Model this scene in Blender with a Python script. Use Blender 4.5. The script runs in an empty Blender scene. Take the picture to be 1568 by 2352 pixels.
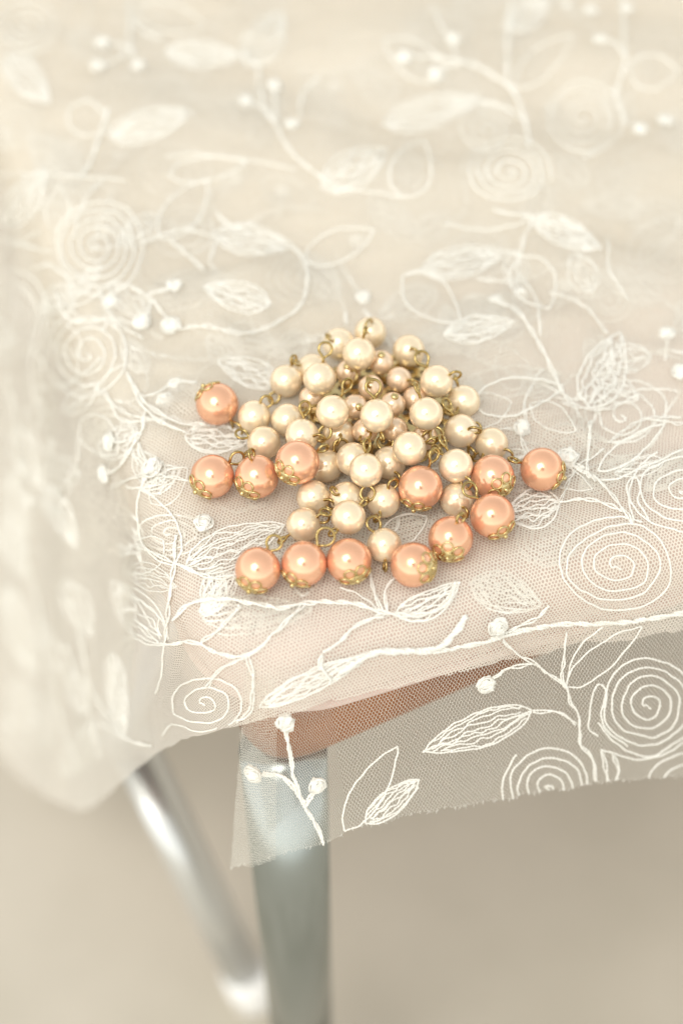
import bpy, math, random
import numpy as np
from mathutils import Vector, noise
from mathutils.bvhtree import BVHTree

random.seed(7)
S = bpy.context.scene
COL = S.collection
MM = 0.001

# ------------------------------------------------------------------ camera
PITCH = math.radians(50)
DIST = 0.457
FPX = 4573.0                      # 70 mm lens on a 24 x 36 mm frame, in units of a 1568 x 2352 picture
RIGHT = Vector((1, 0, 0))
UP = Vector((0, math.sin(PITCH), math.cos(PITCH)))
BACK = Vector((0, -math.cos(PITCH), math.sin(PITCH)))
CAM = BACK * DIST
cam_d = bpy.data.cameras.new('camera')
cam = bpy.data.objects.new('camera', cam_d)
COL.objects.link(cam)
cam.location = CAM
cam.rotation_euler = (math.pi / 2 - PITCH, 0, 0)
cam_d.lens = 70
cam_d.sensor_fit = 'VERTICAL'
cam_d.sensor_height = 36
cam_d.sensor_width = 24
cam_d.clip_start = 0.01
cam_d.clip_end = 500
cam_d.dof.use_dof = True
cam_d.dof.focus_distance = 0.452
cam_d.dof.aperture_fstop = 5.0
S.camera = cam

# ------------------------------------------------------------------ light
SUN_EL, SUN_AZ = math.radians(60), math.radians(206)      # high, over the photographer's left shoulder, azimuth clockwise from +Y
W = bpy.data.worlds.new('World')
S.world = W
W.use_nodes = True
nt = W.node_tree
nt.nodes.clear()
sky = nt.nodes.new('ShaderNodeTexSky')
sky.sky_type = 'NISHITA'
sky.sun_disc = False
sky.sun_elevation = SUN_EL
sky.sun_rotation = SUN_AZ
sky.air_density = 1.0
sky.dust_density = 1.0
hsv = nt.nodes.new('ShaderNodeHueSaturation')
hsv.inputs['Saturation'].default_value = 0.1              # overcast: the blue is veiled by cloud
tint = nt.nodes.new('ShaderNodeMix')
tint.data_type = 'RGBA'
tint.blend_type = 'MULTIPLY'
tint.inputs['Factor'].default_value = 1.0
tint.inputs['B'].default_value = (0.995, 0.985, 0.915, 1)
bg = nt.nodes.new('ShaderNodeBackground')
bg.inputs['Strength'].default_value = 0.15
wo = nt.nodes.new('ShaderNodeOutputWorld')
nt.links.new(sky.outputs['Color'], hsv.inputs['Color'])
nt.links.new(hsv.outputs['Color'], tint.inputs['A'])
nt.links.new(tint.outputs['Result'], bg.inputs['Color'])
nt.links.new(bg.outputs['Background'], wo.inputs['Surface'])
sun_d = bpy.data.lights.new('sun', 'SUN')
sun_d.energy = 0.6
sun_d.angle = math.radians(34)
sun_d.color = (1.0, 0.955, 0.87)
sun = bpy.data.objects.new('sun', sun_d)
COL.objects.link(sun)
sdir = Vector((math.sin(SUN_AZ) * math.cos(SUN_EL), math.cos(SUN_AZ) * math.cos(SUN_EL), math.sin(SUN_EL)))
sun.rotation_euler = sdir.to_track_quat('Z', 'Y').to_euler()
sun.location = sdir * 3

S.view_settings.view_transform = 'Standard'
S.view_settings.look = 'None'
S.view_settings.gamma = 1
S.view_settings.exposure = 0.82
S.render.engine = 'CYCLES'
S.cycles.max_bounces = 12
S.cycles.transparent_max_bounces = 32
S.cycles.use_denoising = True


# ------------------------------------------------------------------ helpers
def ray(x, y):
    return RIGHT * ((x - 784) / FPX) + UP * ((1176 - y) / FPX) - BACK


def on_plane(x, y, z):
    d = ray(x, y)
    k = (z - CAM.z) / d.z
    return CAM + d * k


def project(p):
    v = p - CAM
    k = -v.dot(BACK)
    return 784 + v.dot(RIGHT) / k * FPX, 1176 - v.dot(UP) / k * FPX


class MB:
    """collects shapes that become one mesh"""
    def __init__(self):
        self.v, self.f = [], []

    def tube(self, pts, rad, sides=6, close=False, cap=True):
        n = len(pts)
        if n < 2:
            return
        P = [Vector(p) for p in pts]
        R = rad if isinstance(rad, (list, tuple)) else [rad] * n
        base = len(self.v)
        prev = None
        for i in range(n):
            if close:
                t = P[(i + 1) % n] - P[i - 1]
            else:
                t = P[min(i + 1, n - 1)] - P[max(i - 1, 0)]
            if t.length < 1e-9:
                t = Vector((0, 0, 1))
            t.normalize()
            if prev is None:
                a = Vector((0, 0, 1)) if abs(t.z) < .9 else Vector((1, 0, 0))
                u = t.cross(a).normalized()
            else:
                u = prev - t * prev.dot(t)
                u = u.normalized() if u.length > 1e-9 else t.orthogonal().normalized()
            prev = u
            w = t.cross(u)
            for k in range(sides):
                an = 2 * math.pi * k / sides
                self.v.append(P[i] + (u * math.cos(an) + w * math.sin(an)) * R[i])
        m = n if close else n - 1
        for i in range(m):
            j = (i + 1) % n
            for k in range(sides):
                k2 = (k + 1) % sides
                self.f.append((base + i * sides + k, base + i * sides + k2, base + j * sides + k2, base + j * sides + k))
        if cap and not close:
            self.f.append(tuple(base + k for k in range(sides))[::-1])
            self.f.append(tuple(base + (n - 1) * sides + k for k in range(sides)))

    def sphere(self, c, r, nu=16, nv=10, axis=Vector((0, 0, 1)), sq=1.0):
        c = Vector(c)
        q = Vector((0, 0, 1)).rotation_difference(axis)
        base = len(self.v)
        self.v.append(c + q @ Vector((0, 0, r * sq)))
        for i in range(1, nv):
            th = math.pi * i / nv
            for j in range(nu):
                ph = 2 * math.pi * j / nu
                self.v.append(c + q @ Vector((r * math.sin(th) * math.cos(ph), r * math.sin(th) * math.sin(ph), r * sq * math.cos(th))))
        self.v.append(c + q @ Vector((0, 0, -r * sq)))
        last = len(self.v) - 1
        for j in range(nu):
            self.f.append((base, base + 1 + j, base + 1 + (j + 1) % nu))
            self.f.append((last, last - nu + (j + 1) % nu, last - nu + j))
        for i in range(nv - 2):
            for j in range(nu):
                a = base + 1 + i * nu
                self.f.append((a + j, a + nu + j, a + nu + (j + 1) % nu, a + (j + 1) % nu))

    def build(self, name, mat, parent=None, smooth=True, kind=None):
        me = bpy.data.meshes.new(name)
        org = parent_world(parent)
        me.from_pydata([tuple(v - org) for v in self.v], [], self.f)
        me.materials.append(mat)
        if smooth:
            me.polygons.foreach_set('use_smooth', [True] * len(me.polygons))
        for k in range(getattr(self, 'flat', 0)):
            me.polygons[len(me.polygons) - 1 - k].use_smooth = False
        me.update()
        o = bpy.data.objects.new(name, me)
        COL.objects.link(o)
        if parent:
            o.parent = parent
        if kind:
            o['kind'] = kind
        return o


def parent_world(p):
    v = Vector((0, 0, 0))
    while p:
        v = v + p.location
        p = p.parent
    return v


def thing(name, label, cat, loc):
    o = bpy.data.objects.new(name, None)
    COL.objects.link(o)
    o.location = loc
    o.empty_display_size = .02
    o['label'] = label
    o['category'] = cat
    return o


def new_mat(name):
    m = bpy.data.materials.new(name)
    m.use_nodes = True
    t = m.node_tree
    return m, t, t.nodes['Principled BSDF']


def simple(name, col, rough=.5, metal=0.0, bump=None, var=None, **kw):
    m, t, b = new_mat(name)
    b.inputs['Base Color'].default_value = (*col, 1)
    b.inputs['Roughness'].default_value = rough
    b.inputs['Metallic'].default_value = metal
    for k, v in kw.items():
        b.inputs[k.replace('_', ' ')].default_value = v
    tc = t.nodes.new('ShaderNodeTexCoord')
    if var:
        sc, amt, col2 = var
        nz = t.nodes.new('ShaderNodeTexNoise')
        nz.inputs['Scale'].default_value = sc
        nz.inputs['Detail'].default_value = 5
        t.links.new(tc.outputs['Object'], nz.inputs['Vector'])
        rp = t.nodes.new('ShaderNodeValToRGB')
        rp.color_ramp.elements[0].position = .5 - amt
        rp.color_ramp.elements[1].position = .5 + amt
        rp.color_ramp.elements[0].color = (*col, 1)
        rp.color_ramp.elements[1].color = (*col2, 1)
        t.links.new(nz.outputs['Fac'], rp.inputs['Fac'])
        t.links.new(rp.outputs['Color'], b.inputs['Base Color'])
    if bump:
        sc, st, di = bump
        nz = t.nodes.new('ShaderNodeTexNoise')
        nz.inputs['Scale'].default_value = sc
        nz.inputs['Detail'].default_value = 4
        t.links.new(tc.outputs['Object'], nz.inputs['Vector'])
        bp = t.nodes.new('ShaderNodeBump')
        bp.inputs['Strength'].default_value = st
        bp.inputs['Distance'].default_value = di
        t.links.new(nz.outputs['Fac'], bp.inputs['Height'])
        t.links.new(bp.outputs['Normal'], b.inputs['Normal'])
    return m


def pearl_mat(name, col, edge, metal, rough):
    m, t, b = new_mat(name)
    b.inputs['Roughness'].default_value = rough
    b.inputs['Metallic'].default_value = metal
    b.inputs['Specular Tint'].default_value = (*edge, 1)
    b.inputs['Coat Weight'].default_value = .75
    b.inputs['Coat Roughness'].default_value = .08
    b.inputs['Coat IOR'].default_value = 1.45
    tc = t.nodes.new('ShaderNodeTexCoord')
    oi = t.nodes.new('ShaderNodeObjectInfo')
    nz = t.nodes.new('ShaderNodeTexNoise')
    nz.noise_dimensions = '4D'
    nz.inputs['Scale'].default_value = 260
    nz.inputs['Detail'].default_value = 3
    t.links.new(tc.outputs['Object'], nz.inputs['Vector'])
    t.links.new(oi.outputs['Random'], nz.inputs['W'])
    mx = t.nodes.new('ShaderNodeMix')
    mx.data_type = 'RGBA'
    mx.inputs['A'].default_value = (*col, 1)
    mx.inputs['B'].default_value = (col[0] * .93, col[1] * .86, col[2] * .78, 1)
    mul = t.nodes.new('ShaderNodeMath')
    mul.operation = 'MULTIPLY'
    t.links.new(nz.outputs['Fac'], mul.inputs[0])
    ad = t.nodes.new('ShaderNodeMath')
    ad.operation = 'MULTIPLY_ADD'
    ad.inputs[1].default_value = .7
    ad.inputs[2].default_value = .5
    t.links.new(oi.outputs['Random'], ad.inputs[0])
    t.links.new(ad.outputs[0], mul.inputs[1])
    t.links.new(mul.outputs[0], mx.inputs['Factor'])
    t.links.new(mx.outputs['Result'], b.inputs['Base Color'])
    n2 = t.nodes.new('ShaderNodeTexNoise')
    n2.inputs['Scale'].default_value = 420
    n2.inputs['Detail'].default_value = 2
    t.links.new(tc.outputs['Object'], n2.inputs['Vector'])
    bp = t.nodes.new('ShaderNodeBump')
    bp.inputs['Strength'].default_value = .12
    bp.inputs['Distance'].default_value = .0006
    t.links.new(n2.outputs['Fac'], bp.inputs['Height'])
    t.links.new(bp.outputs['Normal'], b.inputs['Normal'])
    return m


def tulle_mat(name, pitch, hole, col):
    m = bpy.data.materials.new(name)
    m.use_nodes = True
    t = m.node_tree
    t.nodes.clear()
    N, L = t.nodes.new, t.links.new
    uv = N('ShaderNodeUVMap')
    nz = N('ShaderNodeTexNoise')
    nz.inputs['Scale'].default_value = 0.35
    nz.inputs['Detail'].default_value = 3
    L(uv.outputs['UV'], nz.inputs['Vector'])
    dis = N('ShaderNodeVectorMath'); dis.operation = 'MULTIPLY_ADD'
    dis.inputs[1].default_value = (.9, .9, 0)
    L(nz.outputs['Color'], dis.inputs[0])
    L(uv.outputs['UV'], dis.inputs[2])
    sc = N('ShaderNodeVectorMath'); sc.operation = 'DIVIDE'
    sc.inputs[1].default_value = (pitch, pitch * 1.73, 1)
    L(dis.outputs[0], sc.inputs[0])
    outs = []
    for off in (0, .5):
        ad = N('ShaderNodeVectorMath'); ad.operation = 'ADD'
        ad.inputs[1].default_value = (off, off, 0)
        L(sc.outputs[0], ad.inputs[0])
        fr = N('ShaderNodeVectorMath'); fr.operation = 'FRACTION'
        L(ad.outputs[0], fr.inputs[0])
        sb = N('ShaderNodeVectorMath'); sb.operation = 'SUBTRACT'
        sb.inputs[1].default_value = (.5, .5, 0)
        L(fr.outputs[0], sb.inputs[0])
        ml = N('ShaderNodeVectorMath'); ml.operation = 'MULTIPLY'
        ml.inputs[1].default_value = (1, 1.5, 0)
        L(sb.outputs[0], ml.inputs[0])
        ln = N('ShaderNodeVectorMath'); ln.operation = 'LENGTH'
        L(ml.outputs[0], ln.inputs[0])
        outs.append(ln.outputs['Value'])
    mn = N('ShaderNodeMath'); mn.operation = 'MINIMUM'
    L(outs[0], mn.inputs[0]); L(outs[1], mn.inputs[1])
    mr = N('ShaderNodeMapRange')
    mr.interpolation_type = 'SMOOTHSTEP'
    mr.inputs['From Min'].default_value = hole - .05
    mr.inputs['From Max'].default_value = hole + .05
    L(mn.outputs[0], mr.inputs['Value'])
    df = N('ShaderNodeBsdfDiffuse'); df.inputs['Color'].default_value = (*col, 1)
    tr = N('ShaderNodeBsdfTranslucent'); tr.inputs['Color'].default_value = (*col, 1)
    m1 = N('ShaderNodeMixShader'); m1.inputs['Fac'].default_value = .45
    L(df.outputs[0], m1.inputs[1]); L(tr.outputs[0], m1.inputs[2])
    tp = N('ShaderNodeBsdfTransparent')
    m2 = N('ShaderNodeMixShader')
    L(mr.outputs['Result'], m2.inputs['Fac'])
    L(tp.outputs[0], m2.inputs[1]); L(m1.outputs[0], m2.inputs[2])
    out = N('ShaderNodeOutputMaterial')
    L(m2.outputs[0], out.inputs['Surface'])
    return m


M_CREAM = pearl_mat('cream_nacre', (.98, .86, .655), (.90, .54, .22), .42, .18)
M_ROSE = pearl_mat('rosy_nacre', (.96, .77, .58), (.78, .46, .24), .5, .2)
M_PEACH = pearl_mat('peach_nacre', (.93, .545, .36), (.66, .23, .085), .54, .17)
M_GOLD = simple('antique_gold', (.55, .42, .19), .2, 1.0, var=(500, .25, (.40, .28, .10)), bump=(900, .2, .0002))
M_CAP = simple('bright_gold', (.82, .69, .40), .25, 1.0, var=(600, .3, (.52, .38, .14)), bump=(900, .3, .0002))
M_THREAD = simple('white_embroidery_thread', (.90, .88, .82), .8, 0, bump=(3500, .6, .0003))
M_TULLE = tulle_mat('white_tulle', .82, .262, (.92, .88, .81))
M_TULLE2 = tulle_mat('white_tulle_under', .82, .43, (.90, .88, .81))
M_PAD = simple('blush_seat_fabric', (.66, .50, .445), .85, 0, bump=(1800, .4, .0004))
_t = M_PAD.node_tree                       # a blush front panel that gives way to undyed cream cloth further back
_tc = _t.nodes.new('ShaderNodeTexCoord')
_mp = _t.nodes.new('ShaderNodeMapping')
_mp.inputs['Rotation'].default_value = (0, 0, math.radians(-20))
_sx = _t.nodes.new('ShaderNodeSeparateXYZ')
_nz = _t.nodes.new('ShaderNodeTexNoise')
_nz.inputs['Scale'].default_value = 14
_ma = _t.nodes.new('ShaderNodeMath'); _ma.operation = 'MULTIPLY_ADD'
_ma.inputs[1].default_value = .08
_mr = _t.nodes.new('ShaderNodeMapRange')
_mr.inputs['From Min'].default_value = -.145
_mr.inputs['From Max'].default_value = -.04
_rp = _t.nodes.new('ShaderNodeMix'); _rp.data_type = 'RGBA'
_rp.inputs['A'].default_value = (.74, .565, .51, 1)
_rp.inputs['B'].default_value = (.71, .625, .50, 1)
_t.links.new(_tc.outputs['Object'], _mp.inputs['Vector'])
_t.links.new(_mp.outputs['Vector'], _sx.inputs['Vector'])
_t.links.new(_tc.outputs['Object'], _nz.inputs['Vector'])
_t.links.new(_nz.outputs['Fac'], _ma.inputs[0])
_t.links.new(_sx.outputs['Y'], _ma.inputs[2])
_t.links.new(_ma.outputs[0], _mr.inputs['Value'])
_t.links.new(_mr.outputs['Result'], _rp.inputs['Factor'])
_t.links.new(_rp.outputs['Result'], _t.nodes['Principled BSDF'].inputs['Base Color'])
M_WOOD = simple('brown_seat_wood', (.34, .125, .036), .45, 0, var=(34, .16, (.17, .058, .019)), bump=(200, .1, .0005))
M_CHROME = simple('chrome_tube', (.37, .405, .40), .2, 1.0)
M_SATIN = simple('satin_aluminium_tube', (.72, .73, .72), .34, .75)
M_PLASTIC = simple('white_plastic_foot', (.9, .89, .87), .3)
M_FLOOR = simple('beige_floor', (.46, .42, .345), .75, 0, var=(8, .16, (.57, .52, .44)), bump=(60, .15, .002))

# ------------------------------------------------------------------ floor
FLOOR_Z = -0.27
fb = MB()
fb.v = [Vector((x, y, FLOOR_Z)) for x, y in ((-60, -60), (60, -60), (60, 60), (-60, 60))]
fb.f = [(0, 1, 2, 3)]
fl = fb.build('floor', M_FLOOR, smooth=False, kind='structure')

# ------------------------------------------------------------------ stool
ROT = math.radians(20)
EA = Vector((math.cos(ROT), math.sin(ROT), 0))
EB = Vector((-math.sin(ROT), math.cos(ROT), 0))
_c = on_plane(545, 1668, -0.022)
O = Vector((_c.x, _c.y, 0)) - EA * .004 - EB * .002
SEAT = 360 * MM


def ab(a, b, z=0):
    """seat coordinates in mm -> world"""
    return O + EA * (a * MM) + EB * (b * MM) + Vector((0, 0, z * MM))


def to_ab(p):
    v = p - O
    return v.dot(EA) / MM, v.dot(EB) / MM


stool = thing('stool', 'low stool with blush padded seat, brown wooden board and chrome tube legs, under white lace', 'stool',
              Vector((O.x, O.y, FLOOR_Z)) + EA * .18 + EB * .18)


def rrect(x0, y0, x1, y1, r, step=2.0, arc=10):
    """rounded rectangle from the right end of its front edge, leftward, then round; returns points and outward normals"""
    pts = []
    def seg(p, q, n):
        L = math.hypot(q[0] - p[0], q[1] - p[1])
        k = max(1, int(L / step))
        for i in range(k):
            f = i / k
            pts.append((p[0] + (q[0] - p[0]) * f, p[1] + (q[1] - p[1]) * f, n[0], n[1]))
    def arcp(cx, cy, a0, a1):
        for i in range(arc):
            an = a0 + (a1 - a0) * i / arc
            pts.append((cx + r * math.cos(an), cy + r * math.sin(an), math.cos(an), math.sin(an)))
    h = math.pi / 2
    seg((x1 - r, y0), (x0 + r, y0), (0, -1)); arcp(x0 + r, y0 + r, -h, -2 * h)
    seg((x0, y0 + r), (x0, y1 - r), (-1, 0)); arcp(x0 + r, y1 - r, 2 * h, h)
    seg((x0 + r, y1), (x1 - r, y1), (0, 1)); arcp(x1 - r, y1 - r, h, 0)
    seg((x1, y1 - r), (x1, y0 + r), (1, 0)); arcp(x1 - r, y0 + r, 0, -h)
    return pts


def slab(outline, profile, xf):
    """outline: (x, y, nx, ny); profile: (offset outward, z) from top to bottom, closed with caps"""
    m = MB()
    n = len(outline)
    for (d, z) in profile:
        for (x, y, nx, ny) in outline:
            m.v.append(xf(x + nx * d, y + ny * d, z))
    for i in range(len(profile) - 1):
        for j in range(n):
            k = (j + 1) % n
            m.f.append((i * n + j, (i + 1) * n + j, (i + 1) * n + k, i * n + k))
    m.f.append(tuple(range(n)))
    b = (len(profile) - 1) * n
    m.f.append(tuple(b + j for j in range(n))[::-1])
    m.flat = 2
    return m


# padded seat: rounded edge, 25 mm thick
prof = [(-14, -.45)]
for i in range(1, 9):
    an = i / 8 * math.pi / 2
    prof.append((-9.8 + 9 * math.sin(an), -9.45 + 9 * math.cos(an)))
prof += [(-.8, -20), (-1.8, -23.5), (-4.8, -25)]
pad = slab(rrect(0, 0, 360, 360, 28), prof, ab).build('seat_pad', M_PAD, stool)
pl = MB()
_o = [(x - nx * .3, y - ny * .3, nx, ny) for x, y, nx, ny in rrect(0, 0, 360, 360, 28)]
pl.tube([ab(x, y, -21.5) for x, y, _, _ in _o], .0012, 8, close=True)
pl.build('piping', M_PAD, pad)

# wooden board under the pad; its front edge runs back under the pad towards the right
_w0 = to_ab(on_plane(668, 1754, -0.047))


def rounded_poly(P, r, n=9, step=4.0):
    out = []
    N = len(P)
    for i in range(N):
        p, q, w = [np.array(P[(i + k) % N], float) for k in (-1, 0, 1)]
        a, b = (p - q) / np.hypot(*(p - q)), (w - q) / np.hypot(*(w - q))
        for k in range(n + 1):
            t = k / n
            out.append(q + a * r * (1 - t) ** 2 + b * r * t ** 2)
    res = []
    M = len(out)
    for i in range(M):
        t = out[(i + 1) % M] - out[i - 1]
        t = t / (np.hypot(*t) + 1e-9)
        res.append((out[i][0], out[i][1], -t[1], t[0]))
    return res


_wx, _wy = _w0
_sl = math.tan(math.radians(7))
board = [(345, _wy + _sl * (345 - _wx)), (8, _wy - _sl * (_wx - 8) - 2), (6, 340), (345, 340)]
slab(rounded_poly(board, 17), [(-4, -25.4), (-1.2, -26.2), (0, -28.5), (0, -43), (-1.2, -45.6), (-4, -46.6)], ab).build('seat_board', M_WOOD, stool)


def leg(pts, r, mat=None, taper=1.0):
    m = MB()
    m.tube(pts, [r * (1 + (taper - 1) * i / (len(pts) - 1)) for i in range(len(pts))], 28)
    r *= taper
    o = m.build('leg', mat or M_CHROME, stool)
    d = (Vector(pts[-1]) - Vector(pts[-2])).normalized()
    f = MB()
    e = Vector(pts[-1])
    f.tube([e - d * .012, e - d * .002, e + d * .006, e + d * .009], [r * 1.12, r * 1.16, r * 1.1, r * .8], 24)
    f.build('foot_cap', M_PLASTIC, o)
    return o


def smooth_path(ctrl, n):
    out = []
    C = [ctrl[0]] + list(ctrl) + [ctrl[-1]]
    for i in range(1, len(C) - 2):
        p0, p1, p2, p3 = C[i - 1], C[i], C[i + 1], C[i + 2]
        for k in range(n):
            t = k / n
            out.append(.5 * ((2 * p1) + (p2 - p0) * t + (2 * p0 - 5 * p1 + 4 * p2 - p3) * t * t + (3 * p1 - p0 - 3 * p2 + p3) * t ** 3))
    out.append(ctrl[-1])
    return out


ft = on_plane(650, 1727, -0.047)
fbm = Vector((ft.x + .003, ft.y, FLOOR_Z + .009))
leg([ft + Vector((0, 0, .0005)), ft * .5 + fbm * .5, fbm], .0105, None, .80)
# bent rear leg leaning inwards to its foot
rf = on_plane(576, 2268, FLOOR_Z + .009)
rm = on_plane(350, 1800, -.145)
rt = ab(34, 120, -47.5)
dirv = (rm - rf).normalized()
top1 = rf + dirv * .3
leg([rt, rt + Vector((0, 0, -.02))] + smooth_path([rt * .6 + rm * .4, rm + (rm - rf) * .27, rm + (rm - rf) * .2], 6) + [rm * .5 + rf * .5, rf], .0069, M_SATIN)
ctr = ab(180, 180)
for (a, b) in ((338, 26), (330, 330)):
    p = ab(a, b, -46.5)
    leg([p, Vector((p.x, p.y, -.15)), Vector((p.x, p.y, FLOOR_Z + .009))], .0105)
br = MB()
br.tube([ab(10, 120, -51), ab(345, 120, -51)], .006, 12)
br.build('cross_bar', M_CHROME, stool)

# ------------------------------------------------------------------ lace: two layers of embroidered tulle
lace = thing('lace_cloth', 'white tulle lace cloth embroidered with thread roses and leaves, draped over the stool', 'lace cloth', ab(180, 180, 0))
INSET = 10.0
OUT = rrect(INSET, INSET, 360 - INSET, 360 - INSET, 14, 1.9, 22)


def fbm(x, y, s, seed, oct=3):
    return noise.fractal(Vector((x / s + seed * 17.3, y / s - seed * 9.1, seed * 3.7)), 1.0, 2.0, oct)


BRO_A, BRO_B = None, None


BRO_A, BRO_B = to_ab(on_plane(850, 1080, 0))


def ridge(a, b, a0, b0, a1, b1, w, h):
    """a soft fold running from one seat point to another"""
    dx, dy = a1 - a0, b1 - b0
    L2 = dx * dx + dy * dy
    t = max(0, min(1, ((a - a0) * dx + (b - b0) * dy) / L2))
    d = math.hypot(a - a0 - dx * t, b - b0 - dy * t)
    return h * math.exp(-(d / w) ** 2) * math.sin(math.pi * min(1, max(0, .08 + .84 * t)))


def pxab(x, y):
    return to_ab(on_plane(x, y, 0.002))


FOLDS = []
for (x0, y0, x1, y1, w, h) in ((360, 700, 720, 640, 7, 4.5), (420, 760, 760, 700, 5, 3), (520, 690, 640, 560, 6, 3),
                               (980, 790, 1300, 830, 6, 3.2), (1000, 740, 1420, 760, 8, 3.5), (1050, 860, 1260, 940, 5, 2.2),
                               (850, 470, 1560, 380, 14, 9), (640, 330, 1000, 480, 14, 6), (100, 250, 640, 340, 16, 7),
                               (1180, 560, 1600, 700, 10, 4), (600, 100, 1200, 160, 22, 8), (300, 1180, 420, 1330, 6, 2),
                               (1080, 1360, 1420, 1180, 9, 2.5), (60, 480, 330, 430, 12, 5), (1250, 200, 1620, 130, 20, 8)):
    FOLDS.append((*pxab(x0, y0), *pxab(x1, y1), w, h))

_rf = random.Random(5)
for _k in range(34):                       # fine creases drawn in towards the weight of the brooch
    _side = _k % 2
    _x0, _y0 = (_rf.uniform(330, 640), _rf.uniform(640, 1010)) if _side else (_rf.uniform(1090, 1420), _rf.uniform(680, 1020))
    _l = _rf.uniform(90, 220)
    _dx, _dy = 850 - _x0, 960 - _y0 + _rf.uniform(-120, 120)
    _n = math.hypot(_dx, _dy)
    FOLDS.append((*pxab(_x0, _y0), *pxab(_x0 + _dx / _n * _l, _y0 + _dy / _n * _l), _rf.uniform(1.6, 3.2), _rf.uniform(.9, 2.2)))


def topz(a, b, upper):
    d = math.hypot((a - BRO_A) / 1.1, b - BRO_B)
    damp = min(1, max(0, (d - 24) / 22))
    edge = min(1, max(0, min(a, b) / 25))
    z = .5
    if upper:
        z = 1.5 + (1.3 * fbm(a, b, 26, 1) + .6 * fbm(a * .55 + b * .3, b, 9, 2)) * (.45 + .75 * damp)
        for f in FOLDS:
            if abs(a - (f[0] + f[2]) / 2) < abs(f[0] - f[2]) / 2 + 40 and abs(b - (f[1] + f[3]) / 2) < abs(f[1] - f[3]) / 2 + 40:
                z += ridge(a, b, *f) * (.3 + .7 * damp)
        z = max(z, .9)
    else:
        z = .45 + .2 * abs(fbm(a, b, 18, 5))
    return z


def drape(i, s, upper):
    """outline sample i, distance s (mm) past the flat top -> world"""
    x, y, nx, ny = OUT[i % len(OUT)]
    R = INSET + (2.2 if upper else 1.2)
    front = max(0, -ny)
    left = max(0, -nx)
    flare = math.radians((6 * left + 9 * front + 4) if upper else (6 + 15 * front ** 2))
    se = R * (math.pi / 2 - flare)
    if s < se:
        h, v = R * math.sin(s / R), R * (1 - math.cos(s / R))
    else:
        e = s - se
        h = R * math.cos(flare) + e * math.sin(flare)
        v = R * (1 - math.sin(flare)) + e * math.cos(flare)
    grow = min(1, max(0, (s - 8) / 40))
    u = x * ny - y * nx + 60 * math.atan2(ny, nx)
    if upper:
        h += grow * (2.6 * math.sin(u / 11 + .5) + 2.5 * fbm(u, s * .3, 20, 8))
    else:
        h += grow * (2.0 * math.sin(u / 17 + 1.2) + 2.6 * fbm(u, s * .35, 24, 4))
    z0 = topz(x, y, upper) * max(0, 1 - s / 12)
    return ab(x + nx * h, y + ny * h, z0 - v), (x + nx * s, y + ny * s)


HEM_B = [(380, 1990), (530, 1990), (640, 1962), (760, 1932), (790, 1908), (900, 1880), (960, 1866), (1100, 1845), (1200, 1825), (1350, 1802), (1568, 1780), (2400, 1690)]
HEM_A = [(-900, 1300), (-200, 1640), (0, 1745), (60, 1792), (130, 1840), (190, 1862), (240, 1832), (270, 1802), (330, 1748), (390, 1704), (450, 1682), (560, 1652), (640, 1640), (740, 1612), (900, 1572), (1040, 1538), (1350, 1470), (1568, 1438), (2400, 1270)]


HEM_A2 = [(x, y - 90) for x, y in HEM_A]


def hem_s(i, poly, upper, lo, hi):
    def below(s):
        x, y = project(drape(i, s, upper)[0])
        for (p, q) in zip(poly, poly[1:]):
            if p[0] <= x <= q[0]:
                return y - (p[1] + (q[1] - p[1]) * (x - p[0]) / (q[0] - p[0])) > 0
        return False
    for k in range(120):
        s = lo + (hi - lo) * k / 119
        if below(s):
            return s
    return hi


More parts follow.
